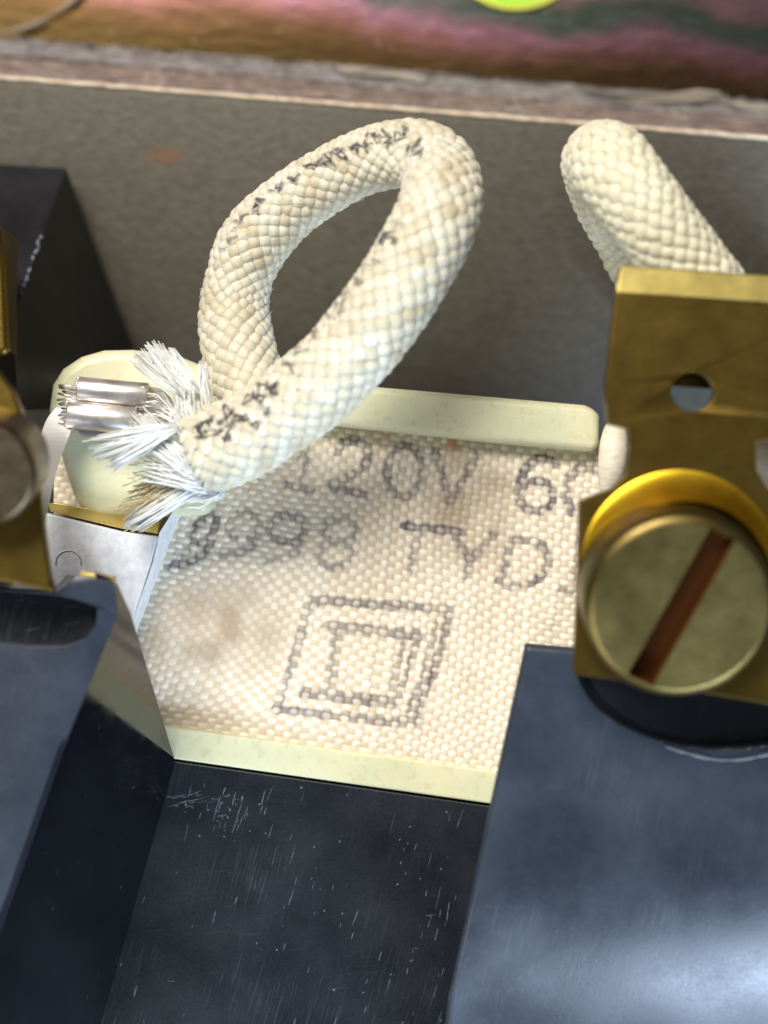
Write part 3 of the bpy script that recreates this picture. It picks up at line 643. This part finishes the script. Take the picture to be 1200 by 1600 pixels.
for i, p in enumerate(q):
    wd = 0.85 - 0.35 * i / n; pv = Vector(p); vs += [pv + Vector((-wd, 0.1, 0.08)), pv + Vector((wd, 0.1, 0.08)), pv + Vector((wd, 0.1, -.12)), pv + Vector((-wd, 0.1, -.12))]
mb.add(vs, [(4 * i + a, 4 * i + 4 + a, 4 * i + 4 + (a + 1) % 4, 4 * i + (a + 1) % 4) for i in range(n - 1) for a in range(4)] + [(0, 1, 2, 3)]); build('lead', mb, 'matt_tin', cr_, smooth=False)

# ------------------------------------------------------------------ braided sleeves
def braid(name, parent, path, R_, mat, NS=14, kk=0.47, marks=(), seed=0, grime=0.3, step=0.11, flare=None):
    q, s = smooth_pts(path, step); n = len(q)
    T = np.gradient(q, axis=0); T /= np.linalg.norm(T, axis=1)[:, None]
    Nn = np.zeros_like(q); up = np.array([0, 0, 1.0]); v0 = up - T[0] * up.dot(T[0])
    if np.linalg.norm(v0) < .1: v0 = np.array([1.0, 0, 0]) - T[0] * T[0][0]
    Nn[0] = v0 / np.linalg.norm(v0)
    for i in range(1, n):
        v = Nn[i - 1] - T[i] * Nn[i - 1].dot(T[i]); Nn[i] = v / np.linalg.norm(v)
    Bn = np.cross(T, Nn)
    r = np.random.default_rng(seed); SEG = 20; hw_ = 2 * math.pi * R_ / NS * 0.50 * math.cos(math.atan(R_ * kk)) * 1.06; ht = 0.14; amp = 0.085
    Vs, Fs, tone, fib = [], [], [], []; off = 0
    ca = np.linspace(0, 2 * math.pi, SEG, endpoint=False)
    cs, sn = np.sign(np.cos(ca)) * np.abs(np.cos(ca)) ** .8, np.sign(np.sin(ca)) * np.abs(np.sin(ca)) ** .6
    Rr = np.full(n, R_) if flare is None else R_ * flare(s, s[-1])
    lumpn = 0.05 * np.interp(s, np.linspace(0, s[-1], 30), r.normal(size=30))
    for d in (1, -1):
        for i in range(NS):
            th = 2 * math.pi * i / NS + d * kk * s + 0.03 * np.interp(s, np.linspace(0, s[-1], 40), r.normal(size=40)) 
            u = (th + kk * s) * NS / (2 * math.pi); v = (th - kk * s) * NS / (2 * math.pi)
            h = d * np.clip(1.3 * np.cos(math.pi * (u + v)), -1, 1)
            rad = Rr + lumpn + amp * h - 0.02 * r.random()
            rn = (Nn * np.cos(th)[:, None] + Bn * np.sin(th)[:, None])
            c = q + rn * rad[:, None]
            tg = np.gradient(c, axis=0); tg /= np.linalg.norm(tg, axis=1)[:, None]
            sd = np.cross(rn, tg); sd /= np.linalg.norm(sd, axis=1)[:, None]
            wv = hw_ * (0.93 + 0.12 * r.random()) * (1 + 0.10 * h)
            ring = c[:, None, :] + sd[:, None, :] * (wv[:, None, None] * cs[None, :, None]) + rn[:, None, :] * ((ht * sn - 0.035 * (1 - np.abs(np.cos(2 * math.pi * cs))) * (np.abs(cs) < .93))[None, :, None]) - rn[:, None, :] * (0.10 * (cs ** 2))[None, :, None] * (wv / hw_)[:, None, None]
            Vs.append(ring.reshape(-1, 3))
            a = np.arange(n - 1)[:, None] * SEG + np.arange(SEG)[None, :]; b = np.arange(n - 1)[:, None] * SEG + (np.arange(SEG) + 1)[None, :] % SEG
            Fs.append(np.stack([a, b, b + SEG, a + SEG], -1).reshape(-1, 4) + off); off += n * SEG
            tn = 0.6 + 0.14 * r.normal() + 0.22 * (h[:, None] * .5) + 0.0 * ca[None, :]
            tone.append(tn.reshape(-1)); fib.append(np.stack([np.repeat([cs], n, 0) + i * 7.3 + d * 31, np.repeat(s[:, None], SEG, 1), np.zeros((n, SEG))], -1).reshape(-1, 3))
    V3 = np.concatenate(Vs); F = np.concatenate(Fs); tone = np.clip(np.concatenate(tone), 0, 1); fib = np.concatenate(fib)
    mb = MB(); mb.v = V3; mb.f = F.tolist(); mb.mi = [0] * len(F)
    o = build(name, mb, mat, parent, smooth=True)
    # printed ink marks: laid on the face of the sleeve that carries the print
    ctr = np.repeat(q[None, :, :], 2 * NS, 0); ctr = np.repeat(ctr[:, :, None, :], SEG, 2).reshape(-1, 3)
    facing = (V3[:, 2] - ctr[:, 2]) > -0.4
    k_ = (CAMZ - V3[:, 2]) / (CAMZ - FOCZ) / PPM; X = V3[:, 0] / k_ + 600; Y = 800 - V3[:, 1] / k_
    inkv = np.zeros(len(V3))
    for pts, w_, s_ in marks:
        for (x0, y0), (x1, y1) in zip(pts[:-1], pts[1:]):
            dx, dy = x1 - x0, y1 - y0; t = np.clip(((X - x0) * dx + (Y - y0) * dy) / (dx * dx + dy * dy + 1e-9), 0, 1)
            dd = np.hypot(X - x0 - t * dx, Y - y0 - t * dy); inkv = np.maximum(inkv, s_ * np.clip((w_ + 1.5 - dd) / 2, 0, 1))
    inkv *= facing
    gr = grime * np.clip(vnoise(X + 500, Y + 500, 26, 33 + seed) * 2 - 1.0, 0, 1)
    color_attr(o.data, 'tone', np.stack([tone, inkv, gr], -1))
    fa = o.data.attributes.new('fib', 'FLOAT_VECTOR', 'POINT'); fa.data.foreach_set('vector', fib.astype(np.float32).ravel())
    mb = MB(); tube(mb, q, [x - 0.34 for x in Rr], 20); build('core', mb, 'core', parent, smooth=True)
    # fuzz
    mb = MB()
    for _ in range(int(s[-1] * 3.2)):
        i = random.randrange(2, n - 2); t = random.uniform(0, 6.28); rn = Vector(Nn[i] * math.cos(t) + Bn[i] * math.sin(t)); tv = Vector(T[i]) * random.uniform(-1, 1)
        p0 = Vector(q[i]) + rn * float(Rr[i] + .02); L = random.uniform(.1, .3)
        tube(mb, [p0, p0 + (rn * .6 + tv) * L * .6, p0 + (rn * .9 + tv * 1.6) * L], 0.013, 3)
    build('fuzz', mb, 'fibre', parent)
    return o, q, Nn, Bn, T
def squig(cx, cy, r_, n=4, sd=0):
    rr = random.Random(sd + int(cx * 7 + cy)); pts = []
    for i in range(n): pts.append((cx + rr.uniform(-r_, r_), cy + rr.uniform(-r_, r_)))
    return pts
MK = []
for cx, cy, r_, w_, s_ in [(430, 298, 8, 2.4, .9), (438, 292, 7, 2, .9), (482, 262, 9, 2.4, .95), (497, 256, 8, 2.4, .9), (536, 240, 9, 2.4, .95), (546, 232, 8, 2.2, .9), (580, 214, 9, 2.4, .95), (604, 212, 9, 2.4, .9), (642, 232, 10, 2.4, .9), (594, 376, 8, 2.6, .95), (385, 342, 8, 2.2, .85), (362, 374, 6, 2, .7), (378, 648, 8, 2.6, .95), (405, 620, 9, 2.8, .95), (412, 604, 8, 2.4, .9), (338, 672, 8, 2.4, .9), (540, 462, 9, 1.6, .6), (575, 420, 9, 1.6, .6),
        (404, 320, 9, 2.6, .95), (398, 330, 6, 2, .8), (459, 280, 8, 2.4, .95), (513, 247, 9, 2.5, .95), (521, 240, 8, 2, .8), (563, 236, 12, 2.5, .95), (570, 222, 9, 2.3, .9), (590, 218, 8, 2, .8), (627, 210, 9, 2.6, .95), (612, 226, 7, 2, .7), (636, 204, 7, 2, .8), (654, 222, 9, 2.6, .9), (650, 240, 9, 2.4, .85),
        (603, 365, 9, 2.8, .95), (613, 374, 8, 2.4, .9), (624, 350, 6, 2, .6), (372, 352, 7, 1.8, .6), (350, 392, 6, 1.6, .5), (588, 405, 7, 2, .75), (560, 440, 10, 2, .7), (530, 480, 10, 2, .75), (517, 492, 8, 2, .7), (495, 520, 8, 2, .75), (470, 552, 9, 2, .75), (452, 574, 9, 2.2, .85),
        (424, 606, 9, 2.8, .95), (428, 614, 7, 2.6, .95), (392, 622, 10, 2.4, .9), (411, 642, 9, 2.8, .95), (399, 662, 7, 2.6, .9), (359, 643, 10, 2.6, .95), (346, 662, 8, 2.6, .95), (357, 684, 8, 2.8, .95), (366, 664, 8, 2.2, .8), (322, 660, 9, 2.8, .95), (309, 674, 9, 2.8, .95), (318, 680, 8, 2.4, .9)]:
    MK.append((squig(cx, cy, r_ * 1.25, 6), w_ * .52, min(1, s_ * 1.05)))
loop = thing('braided_sleeve', P(350, 680, 21), 'looped white braided sleeve with black print marks and a frayed end', 'wire sleeve', 'braided sleeves')
path = pp([(320, 704, 29.5), (385, 680, 30.4), (478, 616, 31.8), (542, 556, 32.6), (606, 474, 33.2), (657, 392, 33.2), (688, 322, 32.4), (686, 268, 30.2), (642, 240, 29.2), (572, 252, 28), (498, 290, 26.8), (438, 334, 26), (390, 390, 25.6), (366, 476, 25.4), (376, 560, 26.3), (398, 630, 27.2)])
prof_r = lambda s_, L: np.interp(s_ / L, [0, .03, .10, .42, .50, .56, .66, .80, .9, 1], [1.08, 1.02, 1, 1, .92, .80, .78, .86, .92, .95])
o, q, Nn, Bn, T = braid('braid', loop, path, 2.08, 'sleeve', marks=MK, seed=1, grime=0.6, flare=prof_r)

def tuft(mb, a, ends, n, w0, w1, sag=0.3, r0=0.030):
    A_ = P(*a)
    for _ in range(int(n * 2.1)):
        e = random.choice(ends) if isinstance(ends[0], tuple) else ends
        L = random.uniform(.86, 1.0) if random.random() < .9 else random.uniform(.3, .7)
        ofs = Vector((random.gauss(0, w0), random.gauss(0, w0), random.gauss(0, w0 * .5)))
        E_ = P(e[0] + random.gauss(0, w1), e[1] + random.gauss(0, w1), e[2] + random.gauss(0, .15)) + ofs
        p0 = A_ + ofs; p1 = p0.lerp(E_, L * random.uniform(.9, 1.02))
        mid = p0.lerp(p1, .5) + Vector((random.gauss(0, .10), random.gauss(0, .10), sag + random.gauss(0, .08)))
        pts = [p0, p0.lerp(mid, .5) + Vector((0, 0, sag * .25)), mid, mid.lerp(p1, .5) + Vector((0, 0, sag * .25)), p1]
        tube(mb, pts, random.uniform(.7, 1.4) * r0, 4)
mb = MB()
tuft(mb, (296, 622, 29.5), [(212, 556, 28.0), (232, 538, 28.3)], 70, .20, 3)
tuft(mb, (306, 618, 30), [(262, 545, 29.2), (250, 548, 29.0)], 60, .18, 3)
tuft(mb, (326, 640, 30), [(316, 568, 30.0)], 26, .14, 3)
build('frayed_tuft', mb, 'fibre', loop, smooth=True)
mb = MB()
tuft(mb, (280, 664, 30.8), [(134, 688, 30.2), (132, 706, 30)], 26, .09, 3, .35)
tuft(mb, (280, 668, 30.8), [(134, 722, 30), (162, 728, 30), (172, 738, 29.8)], 20, .07, 3, .35)
build('frayed_tuft', mb, 'fibre', loop, smooth=True)
mb = MB()
tuft(mb, (308, 742, 30.6), [(212, 648, 29.3), (204, 668, 29.2)], 80, .26, 4, .35)
tuft(mb, (320, 752, 30.6), [(240, 712, 29.8), (222, 735, 29.4)], 60, .30, 5, .3)
tuft(mb, (306, 690, 30.6), [(275, 640, 30.2), (290, 618, 30.6)], 50, .25, 5, .25)
tuft(mb, (330, 735, 30.6), [(290, 700, 31.0)], 50, .4, 5, .25)
build('frayed_tuft', mb, 'fibre', loop, smooth=True)
mb = MB()
tuft(mb, (318, 752, 30), [(198, 828, 28.3), (206, 816, 28.3)], 70, .20, 3, .2)
tuft(mb, (345, 768, 30), [(285, 772, 29), (270, 786, 29)], 30, .2, 4, .2)
build('frayed_tuft', mb, 'fibre', loop, smooth=True)
mb = MB(); tuft(mb, (255, 775, 29.5), [(185, 795, 27.5), (195, 810, 27.5), (200, 785, 27.5)], 16, .2, 4, .1, .018); tuft(mb, (290, 740, 30), [(205, 765, 28), (215, 778, 28)], 30, .3, 8, .2, .02); build('yellow_fibres', mb, 'fibre_y', loop, smooth=True)

s2 = thing('braided_sleeve', P(1000, 420, 12), 'clean cream braided sleeve arching behind the tall brass terminal plate', 'wire sleeve', 'braided sleeves')
path = pp([(1100, 560, 18), (1030, 450, 20), (985, 365, 23), (948, 285, 27.5), (945, 250, 31.5), (972, 280, 33.4), (1020, 345, 33.8), (1075, 420, 33.4), (1140, 510, 33), (1200, 610, 33)])
braid('braid', s2, path, 2.0, 'sleeve2', marks=(), seed=4, grime=0.2)
for o in bpy.data.objects:
    if '_b' in o: del o['_b']
